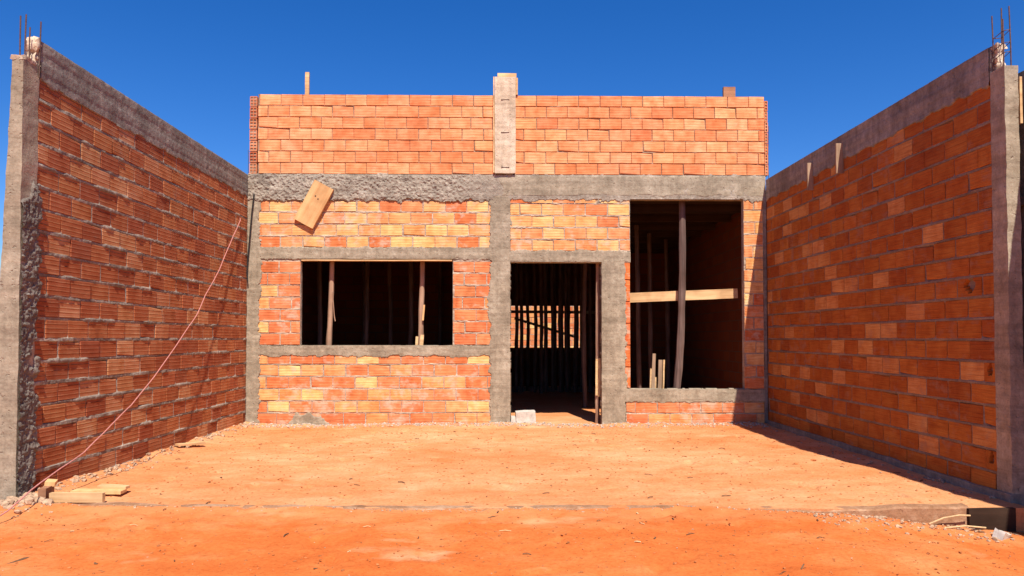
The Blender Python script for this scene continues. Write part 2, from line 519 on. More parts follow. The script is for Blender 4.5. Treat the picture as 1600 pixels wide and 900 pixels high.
def broken_brick_mesh(seed):
    """front face broken in at one end so that the cavity shows"""
    r = random.Random(seed)
    nx, nz = 12, 6
    V = []; F = []
    cx, cz = 0.04, 0.10
    for i in range(nx + 1):
        for k in range(nz + 1):
            x, z = -0.5 + i / nx, -0.5 + k / nz
            y = -0.5
            d = math.hypot((x - cx) / 0.19, (z - cz) / 0.27) + (r.random() - .5) * 0.5
            if 0 < i < nx and 0 < k < nz and d < 1.0:
                y = 0.25
            V.append((x, y, z))
    for i in range(nx):
        for k in range(nz):
            a = i * (nz + 1) + k
            F.append((a, a + nz + 1, a + nz + 2, a + 1))
    o = len(V)
    V += [(-0.5, -0.5, -0.5), (0.5, -0.5, -0.5), (0.5, -0.5, 0.5), (-0.5, -0.5, 0.5), (-0.5, 0.5, -0.5), (0.5, 0.5, -0.5), (0.5, 0.5, 0.5), (-0.5, 0.5, 0.5)]
    for q in ((0, 4, 5, 1), (1, 5, 6, 2), (2, 6, 7, 3), (3, 7, 4, 0), (4, 7, 6, 5)):
        F.append(tuple(o + t for t in q))
    return mesh_from('brick', V, F)

BR = {}
for key in ('brick_clean', 'brick_face', 'brick_left', 'brick_right'):
    BR[key] = [brick_mesh(s) for s in range(5)] + [brick_mesh(50 + s, True) for s in range(2)]
    for me in BR[key]:
        me.materials.append(M[key])
BROKEN = [broken_brick_mesh(s) for s in range(3)]
for me in BROKEN:
    me.materials.append(M['brick_right'])

PAL = {
    # tint choices: (weight, linear colour)
    'parapet': [(5, (0.67, 0.25, 0.103)), (6, (0.69, 0.28, 0.12)), (2, (0.64, 0.215, 0.085)), (1.6, (0.71, 0.33, 0.145))],
    'front': [(4, (0.66, 0.26, 0.10)), (5, (0.71, 0.35, 0.13)), (2.5, (0.60, 0.18, 0.062)), (4, (0.74, 0.42, 0.16))],
    'front_low': [(5, (0.63, 0.22, 0.088)), (5, (0.59, 0.175, 0.065)), (3, (0.69, 0.30, 0.11)), (1.6, (0.74, 0.41, 0.155))],
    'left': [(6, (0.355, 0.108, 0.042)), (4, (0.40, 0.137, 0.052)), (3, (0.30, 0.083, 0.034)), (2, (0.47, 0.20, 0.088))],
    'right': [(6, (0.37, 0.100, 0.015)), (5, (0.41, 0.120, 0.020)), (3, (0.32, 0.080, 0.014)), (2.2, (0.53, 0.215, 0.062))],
}
def pick(pal):
    t = rnd.random() * sum(w for w, _ in pal)
    for w, c in pal:
        t -= w
        if t <= 0:
            break
    k = 1 + (rnd.random() - 0.5) * 0.10
    return (min(1, c[0] * k), c[1] * k * (1 + (rnd.random() - .5) * .08), c[2] * k, 1)

def rot_of(fr):
    # brick local: x along the wall (to the viewer's right), -y outward, z up
    Nn = fr[3]
    y = -Nn
    x = y.cross(Vector((0, 0, 1)))
    return Matrix((x, y, Vector((0, 0, 1)))).transposed().to_euler(), x

def put_brick(fr, u0, u1, v0, v1, meshes, pal, parent, depth=0.07, jit=1.0, proud=0.0, mesh=None):
    e, xdir = rot_of(fr)
    me = mesh or (rnd.choice(meshes[:5]) if rnd.random() < 0.90 else rnd.choice(meshes[5:]))
    o = bpy.data.objects.new('brick', me)
    COL.objects.link(o)
    cu, cv = (u0 + u1) / 2, (v0 + v1) / 2
    out = proud + (rnd.random() - 0.5) * 0.006 * jit
    o.location = fr[0] + fr[1] * cu + fr[2] * cv + fr[3] * (out - depth / 2)
    o.scale = (abs(u1 - u0), depth, abs(v1 - v0))
    o.rotation_euler = Euler((e.x + R((rnd.random() - .5) * 0.9 * jit), e.y + R((rnd.random() - .5) * 0.5 * jit), e.z + R((rnd.random() - .5) * 0.9 * jit)))
    o.color = pick(pal)
    o.parent = parent
    return o

def lay_rows(u0, u1, v0, v1, pitch, length, joint_v, joint_u, seed, half=0.5):
    """rows of (v0, v1, [(u0,u1)...]) in running bond, the top row cut to fit"""
    r = random.Random(seed)
    rows = []
    k = 0
    v = v0
    while v < v1 - 0.035:
        a, b = v, min(v + pitch - joint_v, v1)
        cells = []
        u = u0 - (half * (k % 2) + (r.random() - .5) * 0.16) * (length + joint_u)
        while u < u1 - 0.02:
            ju = joint_u * (0.5 + r.random())
            L = length * (1 + (r.random() - .5) * 0.03)
            p, q = max(u, u0), min(u + L, u1)
            if q - p > 0.035:
                cells.append((p, q))
            u += L + ju
        rows.append((a, b, cells))
        v += pitch
        k += 1
    return rows

def edge_depth(rows, u, v):
    """distance inside the nearest brick (0 in a joint)"""
    d = np.zeros_like(u)
    for a, b, cells in rows:
        m = (v > a) & (v < b)
        if not m.any():
            continue
        um, vm = u[m], v[m]
        dv = np.minimum(vm - a, b - vm)
        du = np.zeros_like(um)
        for p, q in cells:
            du = np.maximum(du, np.minimum(um - p, q - um))
        d[m] = np.minimum(dv, np.maximum(du, 0))
    return d

def bed_weight(rows, v):
    w = np.ones_like(v)
    for a, b, cells in rows:
        m = (v > a) & (v < b)
        w[m] = smooth(0.03, 0.0, np.minimum(v[m] - a, b - v[m]))
    return w

def mortar_vf(fr, rows, u0, u1, v0, v1, res, ridge, base, seed, vweight=0.25):
    """bed and head joints: sunk behind the brick faces, swelling out of them where the mason left it"""
    def hf(u, v):
        d = edge_depth(rows, u, v)
        P = uv3(u, v, seed * 3.1)
        n1 = fbm(P * np.array([0.6, 1.0, 1.0]), 9.0, 3, seed)
        n2 = fbm(P, 45.0, 2, seed + 5)
        bed = bed_weight(rows, v)
        h = base + ridge * (np.clip(n1 * 1.9 + 0.25, 0, 1) + 0.5 * n2) * (vweight + (1 - vweight) * bed) - d * (1.0 + 0.9 * (1 - np.clip(n1 + 0.5, 0, 1)))
        return h
    return sheet_vf(fr, u0, u1, v0, v1, res, hf, -0.035)

# ------------------------------------------------------------------ ground
def grid_axis(segs):
    out = []
    for a, b, s in segs:
        n = max(1, int(round((b - a) / s)))
        out += list(np.linspace(a, b, n + 1)[:-1])
    out.append(segs[-1][1])
    return np.array(out)

def heightmap(xs, ys, hf):
    X, Y = np.meshgrid(xs, ys, indexing='ij')
    Z = hf(X.ravel(), Y.ravel())
    V = np.stack([X.ravel(), Y.ravel(), Z], 1)
    n, m = len(xs), len(ys)
    idx = np.arange(n * m).reshape(n, m)
    F = np.stack([idx[:-1, :-1].ravel(), idx[1:, :-1].ravel(), idx[1:, 1:].ravel(), idx[:-1, 1:].ravel()], 1)
    return V, F

def edge_line(x):            # front edge of the raised yard
    return 5.19 - 0.022 * (x + 3.4) + 0.012 * np.sin(x * 2.3)

def make_prints(n, x0, x1, y0, y1, seed):
    r = random.Random(seed)
    return [(r.uniform(x0, x1), r.uniform(y0, y1), r.gauss(1.57, 0.6), r.uniform(0.10, 0.15), r.uniform(0.04, 0.055), r.uniform(0.007, 0.018)) for _ in range(n)]
PRINTS_YARD = make_prints(70, -3.0, 3.2, 5.4, 9.7, 4)
PRINTS_STREET = make_prints(45, -3.4, 3.2, 3.3, 5.0, 5)
def prints(x, y, lst):
    z = np.zeros_like(x)
    for cx, cy, a, la, lb, d in lst:
        m = (np.abs(x - cx) < 0.3) & (np.abs(y - cy) < 0.3)
        if not m.any():
            continue
        dx, dy = x[m] - cx, y[m] - cy
        p = (dx * math.cos(a) + dy * math.sin(a)) / la
        q = (-dx * math.sin(a) + dy * math.cos(a)) / lb
        rr = np.sqrt(p * p + q * q)
        z[m] += -d * smooth(1.05, 0.75, rr) + d * 0.45 * np.exp(-((rr - 1.2) / 0.18) ** 2)
    return z

def street_h(x, y):
    P = np.stack([x, y, 0 * x], 1)
    near = np.exp(-(np.maximum(0, np.hypot(x, y - 5) - 6) / 8) ** 2)
    n = fbm(P, 0.9, 3, 3) * 0.020 + fbm(P, 5.0, 3, 9) * 0.014 + fbm(P, 16.0, 3, 11, 0.7) * 0.009 * (0.4 + np.clip(fbm(P, 2.0, 2, 13) + 0.3, 0, 1))
    lap = np.exp(-(np.minimum(0, y - edge_line(x) + 0.02) / 0.10) ** 2)
    step = 0.020 - lap * 0.026 * (0.75 + 0.9 * fbm(P, 2.2, 3, 15)) + 0.105 * smooth(1.7, 3.3, x) + 0.05 * smooth(2.6, 3.6, x)
    under = smooth(-0.01, 0.05, y - edge_line(x))
    inyard = ((x > -3.50) & (x < 3.71)).astype(float)
    n = n + prints(x, y, PRINTS_STREET)
    z = -step - 0.05 * smooth(5.2, 3.2, y) + n * near
    mound = 0.035 * np.exp(-((x - 2.7) / 0.7) ** 2 - ((y - 4.93) / 0.13) ** 2)
    z = z + mound + 0.05 * np.exp(-((x + 3.55) / 0.35) ** 2 - ((y - 5.05) / 0.25) ** 2)
    return z - under * 0.22 * inyard

def yard_h(x, y):
    P = np.stack([x, y, 0 * x + 4], 1)
    n = fbm(P, 0.7, 3, 21) * 0.020 + fbm(P, 4.5, 3, 23) * 0.012 + fbm(P, 14.0, 3, 29, 0.7) * 0.008 * (0.4 + np.clip(fbm(P, 1.7, 2, 27) + 0.3, 0, 1))
    n = n + prints(x, y, PRINTS_YARD)
    bank = 0.055 * np.exp(-np.maximum(0, x + 3.43) / 0.16) * (0.6 + 0.6 * fbm(P, 3.0, 2, 31))
    bank2 = 0.045 * np.exp(-np.maximum(0, 10.0 - y) / 0.13) * (y < 10) * (0.6 + 0.6 * fbm(P, 3.0, 2, 37))
    return n * (0.35 + 0.65 * smooth(5.15, 5.5, y)) + bank + bank2 - 0.004

xs = grid_axis([(-400, -60, 40), (-60, -8, 4), (-8, -4, 0.25), (-4, 4.2, 0.04), (4.2, 8, 0.25), (8, 60, 4), (60, 400.01, 40)])
ys = grid_axis([(-400, -40, 40), (-40, -2, 3), (-2, 3.0, 0.2), (3.0, 5.4, 0.03), (5.4, 30, 1.2), (30, 70, 5), (70, 400.01, 40)])
V, F = heightmap(xs, ys, street_h)
tag(link('ground', mesh_from('ground', V, F, True), 'street_dirt'), 'bright orange bare dirt in front of the yard step', 'ground', kind='structure')

xs = grid_axis([(-3.43, 3.64, 0.025)])
ys_rel = grid_axis([(0, 5.2, 0.025), (5.2, 16.0, 0.3)])
def yard_mesh():
    X, T = np.meshgrid(xs, ys_rel, indexing='ij')
    el = edge_line(X)
    Yv = el + T * (21.1 - el) / 16.0 if False else np.where(T < 5.2, el + T * (10.2 - el) / 5.2, 10.2 + (T - 5.2))
    Z = yard_h(X.ravel(), Yv.ravel()).reshape(X.shape)
    n, m = X.shape
    rag = 0.012 * fbm(np.stack([X[:, 0], X[:, 0] * 0, X[:, 0] * 0], 1), 14.0, 3, 5)
    Yv[:, 0] += rag
    V = np.stack([X.ravel(), Yv.ravel(), Z.ravel()], 1)
    idx = np.arange(n * m).reshape(n, m)
    F = np.stack([idx[:-1, :-1].ravel(), idx[1:, :-1].ravel(), idx[1:, 1:].ravel(), idx[:-1, 1:].ravel()], 1).tolist()
    # a riser below the front edge
    base = len(V)
    low = V[idx[:, 0]].copy(); low[:, 2] -= 0.35; low[:, 1] += 0.02
    V = np.concatenate([V, low])
    for i in range(n - 1):
        F.append((idx[i, 0], base + i, base + i + 1, idx[i + 1, 0]))
    return mesh_from('yard', V, F, True)
tag(link('yard_ground', yard_mesh(), 'yard_dirt'), 'pale orange compacted dirt yard between the brick walls', 'ground', kind='structure')

# concrete edge of the yard: a grade beam, half buried
def beam_pts():
    n = 240
    xs_ = np.linspace(-3.40, 3.22, n)
    V = []; F = []
    P = np.stack([xs_, xs_ * 0, xs_ * 0], 1)
    top = -0.004 + 0.007 * fbm(P, 1.1, 2, 41) + 0.010 * fbm(P, 7.0, 3, 42) + 0.018 * smooth(2.4, 3.1, xs_) + 0.012 * smooth(-2.2, -2.8, xs_)
    fr = -0.014 + 0.008 * fbm(P, 6.0, 3, 43)
    for i, x in enumerate(xs_):
        y = edge_line(np.array([x]))[0]
        V += [(x, y + fr[i], -0.32), (x, y + fr[i] + 0.004, top[i] - 0.012), (x, y + fr[i] + 0.016, top[i]), (x, y + 0.07, top[i] + 0.003), (x, y + 0.07, -0.32)]
    for i in range(n - 1):
        for k in range(4):
            a = i * 5 + k
            F.append((a, a + 5, a + 6, a + 1))
    F.append((0, 1, 2, 3, 4)); F.append(tuple((n - 1) * 5 + k for k in (4, 3, 2, 1, 0)))
    return mesh_from('grade_beam', V, F, False)
tag(link('grade_beam', beam_pts(), 'edge'), 'low concrete edge beam along the front of the dirt yard', 'kerb')

# ------------------------------------------------------------------ the house
house = empty('brick_house', (0.1, 10.05, 0))
tag(house, 'unfinished brick house front with grey concrete frame and dark openings', 'house')
house_m = Matrix.Translation((-0.1, -10.05, 0))
def H(o):
    """parent to the house, keeping world position"""
    o.parent = house
    o.matrix_parent_inverse = house_m
    return o

# panels of the front wall: u0,u1,v0,v1, pitch, palette, seed
panels = [
    (-3.29, -0.10, 2.395, 3.10, 0.1635, 'front', 11),
    (0.13, 1.77, 2.355, 3.10, 0.1635, 'front', 12),
    (-3.29, -2.712, 1.075, 2.238, 0.1635, 'front_low', 13),
    (-0.648, -0.10, 1.075, 2.238, 0.1635, 'front_low', 14),
    (-3.29, -0.10, 0.0, 0.962, 0.1635, 'front_low', 15),
    (1.705, 3.60, -0.01, 0.332, 0.158, 'front_low', 16),
    (3.332, 3.60, 0.475, 3.06, 0.1635, 'front', 17),
]
wall = MB()
brick_jobs = []
for (u0, u1, v0, v1, pitch, pal, seed) in panels:
    rows = lay_rows(u0 + 0.004, u1 - 0.004, v0 + 0.004, v1, pitch, 0.286, 0.020, 0.013, seed)
    brick_jobs.append((rows, pal))
    wall.add(*mortar_vf(FRONT, rows, u0, u1, v0, v1, 0.011, 0.013, -0.008, seed, 0.7))
    wall.add(*box_vf(u0 + 0.002, u1 - 0.002, 10.03, 10.105, v0, v1))
wall.add(*box_vf(1.70, 1.764, 10.03, 10.105, 0.475, 2.36))
front_wall = H(link('front_wall', wall.mesh('front_wall', False), 'mortar_face'))
fm = front_wall
for rows, pal in brick_jobs:
    for a, b, cells in rows:
        for p, q in cells:
            put_brick(FRONT, p, q, a, b, BR['brick_face'], PAL[pal], fm, 0.075, 0.7)
# upright bricks beside the tall opening
v = 0.48
while v < 2.2:
    put_brick(FRONT, 1.690, 1.768, v, min(v + 0.288, 2.25), BR['brick_face'], [(1, (0.62, 0.17, 0.05)), (1, (0.58, 0.14, 0.045))], fm, 0.105, proud=-0.004)
    v += 0.297

# parapet
par = MB()
rows_p = []
for (u0, u1, seed) in ((-3.30, -0.06, 21), (0.19, 3.628, 22)):
    rows = lay_rows(u0, u1, 3.405, 4.50, 0.1567, 0.284, 0.011, 0.008, seed)
    rows_p.append(rows)
    par.add(*mortar_vf(FRONT, rows, u0, u1, 3.40, 4.493, 0.013, 0.009, -0.013, seed))
    par.add(*box_vf(u0 + 0.003, u1 - 0.003, 10.03, 10.09, 3.40, 4.488))
par.add(*box_vf(-0.06, 0.19, 10.03, 10.085, 3.40, 4.48))
parapet = H(link('parapet', par.mesh('parapet'), 'mortar_clean'))
for rows in rows_p:
    for a, b, cells in rows:
        for p, q in cells:
            put_brick(FRONT, p, q, a, b, BR['brick_clean'], PAL['parapet'], parapet, 0.095, 0.45)

# parapet returns: hollow brick ends towards the street
def hollow_brick_mesh(w, h, L, cols, nrows, wall_t=0.009):
    mb = MB()
    xs_ = [0.0]; cw = (w - wall_t * (cols + 1)) / cols
    for c in range(cols):
        xs_ += [xs_[-1] + wall_t, xs_[-1] + wall_t + cw]
    xs_.append(w)
    zs_ = [0.0]; ch = (h - wall_t * (nrows + 1)) / nrows
    for c in range(nrows):
        zs_ += [zs_[-1] + wall_t, zs_[-1] + wall_t + ch]
    zs_.append(h)
    for i in range(len(xs_) - 1):
        for k in range(len(zs_) - 1):
            a, b, c, d = xs_[i], xs_[i + 1], zs_[k], zs_[k + 1]
            if i % 2 and k % 2:
                D = 0.27
                mb.add([(a, 0, c), (b, 0, c), (b, 0, d), (a, 0, d), (a, D, c), (b, D, c), (b, D, d), (a, D, d)],
                       [(0, 4, 5, 1), (1, 5, 6, 2), (2, 6, 7, 3), (3, 7, 4, 0), (4, 7, 6, 5)])
            else:
                mb.add([(a, 0, c), (b, 0, c), (b, 0, d), (a, 0, d)], [(0, 1, 2, 3)])
    mb.add([(0, 0, 0), (w, 0, 0), (w, L, 0), (0, L, 0), (0, 0, h), (w, 0, h), (w, L, h), (0, L, h)],
           [(0, 3, 2, 1), (4, 5, 6, 7), (1, 2, 6, 5), (2, 3, 7, 6), (3, 0, 4, 7)])
    return mb.mesh('brick')
hb = hollow_brick_mesh(0.098, 0.138, 0.285, 2, 3)
hb2 = hollow_brick_mesh(0.045, 0.138, 0.285, 1, 3, 0.011)
for me in (hb, hb2):
    me.materials.append(M['brick_clean'])
for (x, w, me, ztop, nm) in ((-3.415, 0.098, hb, 4.478, 7), (3.634, 0.045, hb2, 4.445, 7)):
    ret = MB()
    ret.add(*rough_box_vf(x + 0.006, x + w - 0.006, 10.012, 12.4, 3.40, ztop - 0.01, 0.05, 0.004, 8, 3, 5))
    ro = H(link('parapet_return', ret.mesh('parapet_return'), 'mortar_clean'))
    for i in range(nm):
        for j in range(3):
            z = 3.405 + i * (ztop - 3.405) / nm
            o = bpy.data.objects.new('brick', me)
            COL.objects.link(o)
            o.location = (x + (rnd.random() - .5) * 0.006, 10.002 + j * 0.295 + (rnd.random() - .5) * 0.008, z)
            o.color = pick([(1, (0.60, 0.22, 0.10)), (1, (0.55, 0.17, 0.07))])
            o.parent = ro
# concrete frame -----------------------------------------------------------
OPEN = ((-2.705, -0.655, 1.070, 2.236), (0.134, 1.374, -0.5, 2.199), (1.772, 3.328, 0.474, 3.06))
def clip_open(hf):
    def g(u, v):
        h = hf(u, v)
        for a, b, c, d in OPEN:
            h = np.where((u > a) & (u < b) & (v > c) & (v < d), -0.08, h)
        return h
    return g

def face_noise(seed, amp, lowfringe, u0, u1, v0, v1, roughfn=None, top=0.02):
    def hf(u, v):
        P = uv3(u, v, seed)
        n = fbm(P, 11.0, 4, seed, 0.6)
        nn = fbm(P, 34.0, 4, seed + 3, 0.7)
        rf = roughfn(u) if roughfn is not None else 0.25
        e = np.minimum(v - v0, v1 - v)
        eu = np.minimum(u - u0, u1 - u)
        fr = lowfringe * (0.8 + 0.75 * n + 0.35 * nn)
        inside = smooth(-0.004, 0.012, np.minimum(e, eu) - fr)
        return (0.006 + amp * rf * (0.6 + 1.0 * nn) + 0.004 * n) * inside - 0.03 * (1 - inside)
    return hf

# ring beam: rough splashed half on the left, floated half on the right
rb = MB()
rb.add(*rough_box_vf(-3.425, 3.636, 9.999, 10.12, 3.085, 3.398, 0.05, 0.004, 8, 3, 2))
rb.add(*sheet_vf(FRONT, -3.425, 3.636, 2.96, 3.44, 0.009,
       clip_open(face_noise(61, 0.024, 0.075, -3.55, 3.75, 2.97, 3.455, lambda u: 0.10 + 0.9 * smooth(0.0, -0.7, u))), -0.012))
ring = H(link('ring_beam', rb.mesh('ring_beam', True), 'concrete_rough'))
# smoother float coat over the right half
rs = MB()
rs.add(*sheet_vf(FRONT, -0.45, 3.630, 3.045, 3.405, 0.014,
       lambda u, v: (lambda P: 0.011 + 0.004 * fbm(P, 3.5, 3, 71) + 0.0018 * fbm(P, 30, 2, 72) - 0.05 * smooth(0.0, 0.05, (-0.05 + 0.25 * fbm(P, 2.5, 3, 73)) - u - 0.0)
                     - 0.04 * smooth(0.0, 0.03, 3.115 + 0.03 * fbm(P, 5.0, 3, 75) - v) - 0.04 * smooth(0, 0.012, v - 3.385 - 0.012 * fbm(P, 9.0, 2, 76)))(uv3(u, v, 1.0)), -0.01))
coat = link('float_coat', rs.mesh('float_coat', True), 'concrete', ring)
coat.matrix_parent_inverse = Matrix.Identity(4)

def column(name, b, sheet=None, mat='concrete', amp=0.006, seed=0, fringe=0.02, rough=0.25):
    mb = MB()
    mb.add(*rough_box_vf(*b, 0.035, amp, 7, 4, seed))
    if sheet:
        u0, u1, v0, v1 = sheet
        mb.add(*sheet_vf(FRONT, u0, u1, v0, v1, 0.011, clip_open(face_noise(seed + 80, 0.020, fringe, u0, u1, v0, v1, lambda u: rough + 0 * u)), -0.012))
    return H(link(name, mb.mesh(name, True), mat))

column('column', (-3.426, -3.292, 9.990, 10.12, -0.1, 3.08), (-3.50, -3.19, -0.10, 3.18), 'concrete', 0.004, 1, 0.065)
column('column', (-0.100, 0.130, 9.990, 10.12, -0.1, 3.08), (-0.22, 0.20, -0.12, 3.18), 'concrete', 0.004, 2, 0.075)
column('column', (1.378, 1.690, 9.990, 10.12, -0.1, 2.20), (1.33, 1.76, -0.12, 2.30), 'concrete', 0.004, 3, 0.06)
column('column', (3.602, 3.634, 9.975, 10.12, -0.1, 3.08), None, 'concrete_side', 0.003, 4)
column('lintel', (-3.29, -0.10, 9.996, 10.12, 2.240, 2.393), (-3.35, -0.04, 2.19, 2.45), 'concrete', 0.003, 5, 0.05, 0.12)
column('lintel', (0.13, 1.775, 9.996, 10.12, 2.203, 2.350), (0.06, 1.80, 2.15, 2.41), 'concrete', 0.003, 6, 0.05, 0.12)
column('window_sill', (-3.29, -0.10, 9.994, 10.13, 0.965, 1.068), (-3.35, -0.04, 0.87, 1.115), 'concrete', 0.004, 7, 0.055, 0.22)
column('window_sill', (1.70, 3.60, 9.992, 10.13, 0.332, 0.470), (1.64, 3.66, 0.25, 0.515), 'concrete', 0.004, 8, 0.05, 0.12)

H(link('cement_splash', mesh_from('cement_splash', *sheet_vf(FRONT, -3.0, -2.2, -0.03, 0.2, 0.01,
    lambda u, v: (lambda P: 0.008 + 0.004 * fbm(P, 20, 3, 77) - 0.05 * smooth(0.0, 0.05, ((u + 2.62) / 0.33) ** 2 * 0.12 + np.maximum(0, v - 0.02) * 0.75 - 0.075 + 0.06 * fbm(P, 12, 4, 78)))(uv3(u, v, 2.0)), -0.012), True), 'concrete'))
# central post above the beam, with its shuttering boards
post = H(rough_box('parapet_column', None, 'concrete_pale', (-0.078, 0.206, 9.955, 10.10, 3.41, 4.735), 0.02, 0.006, 9, 31))
for z in (4.42, 3.97, 3.49):
    mk = rough_box('tie_wire', None, 'steel', (0.005, 0.12, 9.9475, 9.953, z - 0.004, z + 0.003), 0.012, 0.006, 20, int(z * 10))
    mk.parent = post; mk.matrix_parent_inverse = Matrix.Identity(4)
b1 = rough_box('form_and_shade_board', None, 'wood_pale', (-0.042, 0.220, 10.105, 10.13, 4.3, 4.838), 0.05, 0.003, 9, 33); b1.parent = post
b2 = rough_box('form_and_shade_board', None, 'wood_pale', (0.209, 0.236, 9.975, 10.09, 4.497, 4.728), 0.05, 0.002, 9, 34); b2.parent = post
b3 = rough_box('form_and_shade_board', None, 'wood_pale', (-0.100, -0.083, 9.962, 10.02, 3.42, 4.738), 0.06, 0.002, 9, 35); b3.parent = post
# form board edge left under the window lintel
H(rough_box('form_strip', None, 'wood_pale', (-2.70, -0.66, 9.995, 10.11, 2.218, 2.232), 0.08, 0.003, 4, 36))

# the house behind the front: side walls, slab, rear wall, partitions
def inner_box(name, b, mat='inner_brick_shade'):
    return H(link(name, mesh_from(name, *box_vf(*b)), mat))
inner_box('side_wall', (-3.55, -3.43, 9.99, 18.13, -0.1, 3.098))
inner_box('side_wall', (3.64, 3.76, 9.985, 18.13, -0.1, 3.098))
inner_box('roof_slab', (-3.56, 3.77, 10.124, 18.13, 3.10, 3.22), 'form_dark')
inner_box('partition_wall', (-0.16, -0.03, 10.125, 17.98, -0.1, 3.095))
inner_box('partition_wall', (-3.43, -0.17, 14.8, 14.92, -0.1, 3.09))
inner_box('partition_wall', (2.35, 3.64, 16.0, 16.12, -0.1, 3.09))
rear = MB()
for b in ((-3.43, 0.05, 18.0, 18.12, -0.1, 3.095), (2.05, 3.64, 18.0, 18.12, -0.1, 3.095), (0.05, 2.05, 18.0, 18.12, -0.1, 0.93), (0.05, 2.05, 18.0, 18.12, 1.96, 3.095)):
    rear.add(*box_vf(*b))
H(link('rear_wall', rear.mesh('rear_wall'), 'inner_brick_shade'))
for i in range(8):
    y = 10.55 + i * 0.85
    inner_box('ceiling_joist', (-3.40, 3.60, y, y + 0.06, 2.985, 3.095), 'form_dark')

# ------------------------------------------------------------------ boundary walls
def side_wall(fr, ustart, uend, xin, xout, matb, matm, pal, seed, ridge, pitch, label, broken=(), lumpy=False):
    sgn = fr[3].x
    root = empty('boundary_wall', ((xin + xout) / 2, (ustart + uend) / 2, 0))
    tag(root, label, 'wall', 'side walls of the yard', 'thing')
    inv = Matrix.Translation(root.location).inverted()
    def A(o):
        o.parent = root; o.matrix_parent_inverse = inv; return o
    rows = lay_rows(ustart + 0.004, uend, 0.03, 3.095, pitch, 0.287 if lumpy else 0.287, 0.023 if lumpy else 0.021, 0.007 if lumpy else 0.010, seed)
    mb = MB()
    mb.add(*mortar_vf(fr, rows, ustart, uend, -0.05, 3.09, 0.0105 if lumpy else 0.014, ridge, -0.003 if lumpy else -0.003, seed, 0.0 if lumpy else -0.6))
    xa, xb = sorted((xin - sgn * 0.03, xout))
    mb.add(*box_vf(xa, xb, ustart, uend, -0.2, 3.092))
    A(link('mortar', mb.mesh('mortar', True), matm))
    n = 0
    for k, (a, b, cells) in enumerate(rows):
        for p, q in cells:
            mesh = None
            for bi, (by, bz) in enumerate(broken):
                if p < by < q and a < bz < b:
                    mesh = BROKEN[bi % 3]
            o = put_brick(fr, p, q, a, b, BR[matb], PAL[pal], None, 0.075, 1.3 if lumpy else 0.7, mesh=mesh)
            A(o)
    return root, A

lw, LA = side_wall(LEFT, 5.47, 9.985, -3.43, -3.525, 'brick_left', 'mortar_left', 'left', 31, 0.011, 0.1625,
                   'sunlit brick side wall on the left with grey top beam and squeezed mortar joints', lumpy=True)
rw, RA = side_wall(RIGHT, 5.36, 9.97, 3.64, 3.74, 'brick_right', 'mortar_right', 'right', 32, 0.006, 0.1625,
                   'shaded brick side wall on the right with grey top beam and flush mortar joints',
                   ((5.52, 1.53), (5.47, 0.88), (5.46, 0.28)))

def side_beam(fr, A, x0, x1, y0, y1, z0, z1, mat, seed, fringe=0.03):
    mb = MB()
    mb.add(*rough_box_vf(x0, x1, y0, y1, z0, z1, 0.035, 0.008, 5, 4, seed))
    def hf(u, v):
        P = uv3(u, v, seed)
        n = fbm(P, 8.0, 3, seed + 1); m = fbm(P, 34.0, 3, seed + 2)
        ins = smooth(0, 0.012, v - (z0 - 0.025 + 0.035 * n))
        # board marks of the shuttering
        mark = 0.003 * np.sign(np.sin(v * 2 * np.pi / 0.15)) * 0.5
        return (0.009 + 0.003 * n + 0.003 * m + mark) * ins - 0.03 * (1 - ins)
    mb.add(*sheet_vf(fr, y0 + 0.01, y1, z0 - 0.07, z1 - 0.004, 0.013, hf, -0.012))
    return A(link('ring_beam', mb.mesh('ring_beam', True), mat))
side_beam(LEFT, LA, -3.527, -3.432, 5.47, 9.985, 3.095, 3.385, 'concrete_side', 41)
side_beam(RIGHT, RA, 3.642, 3.742, 5.36, 9.97, 3.065, 3.335, 'concrete_side', 42)
# footing strip along the base of the right wall
RA(rough_box('plinth', None, 'concrete_side', (3.615, 3.74, 5.20, 9.95, -0.25, 0.055), 0.05, 0.010, 5, 43))

# end columns with starter bars
lc = LA(rough_box('column', None, 'concrete', (-3.505, -3.428, 5.29, 5.472, -0.25, 3.19), 0.018, 0.008, 9, 44))
for vtx in lc.data.vertices:                       # the pour spread outwards towards the foot
    if vtx.co.x < -3.48:
        vtx.co.x -= 0.12 * (1 - max(0, vtx.co.z) / 3.19)
rc = RA(rough_box('column', None, 'concrete', (3.636, 3.735, 5.205, 5.362, -0.25, 3.135), 0.018, 0.007, 9, 45))
def sub(o, par):
    o.parent = par; o.matrix_parent_inverse = par.matrix_parent_inverse.inverted() @ Matrix.Identity(4) if False else Matrix.Identity(4)
    return o
bpy.context.view_layer.update()
def keep(o, par):
    o.parent = par
    o.matrix_parent_inverse = par.matrix_world.inverted()
    return o
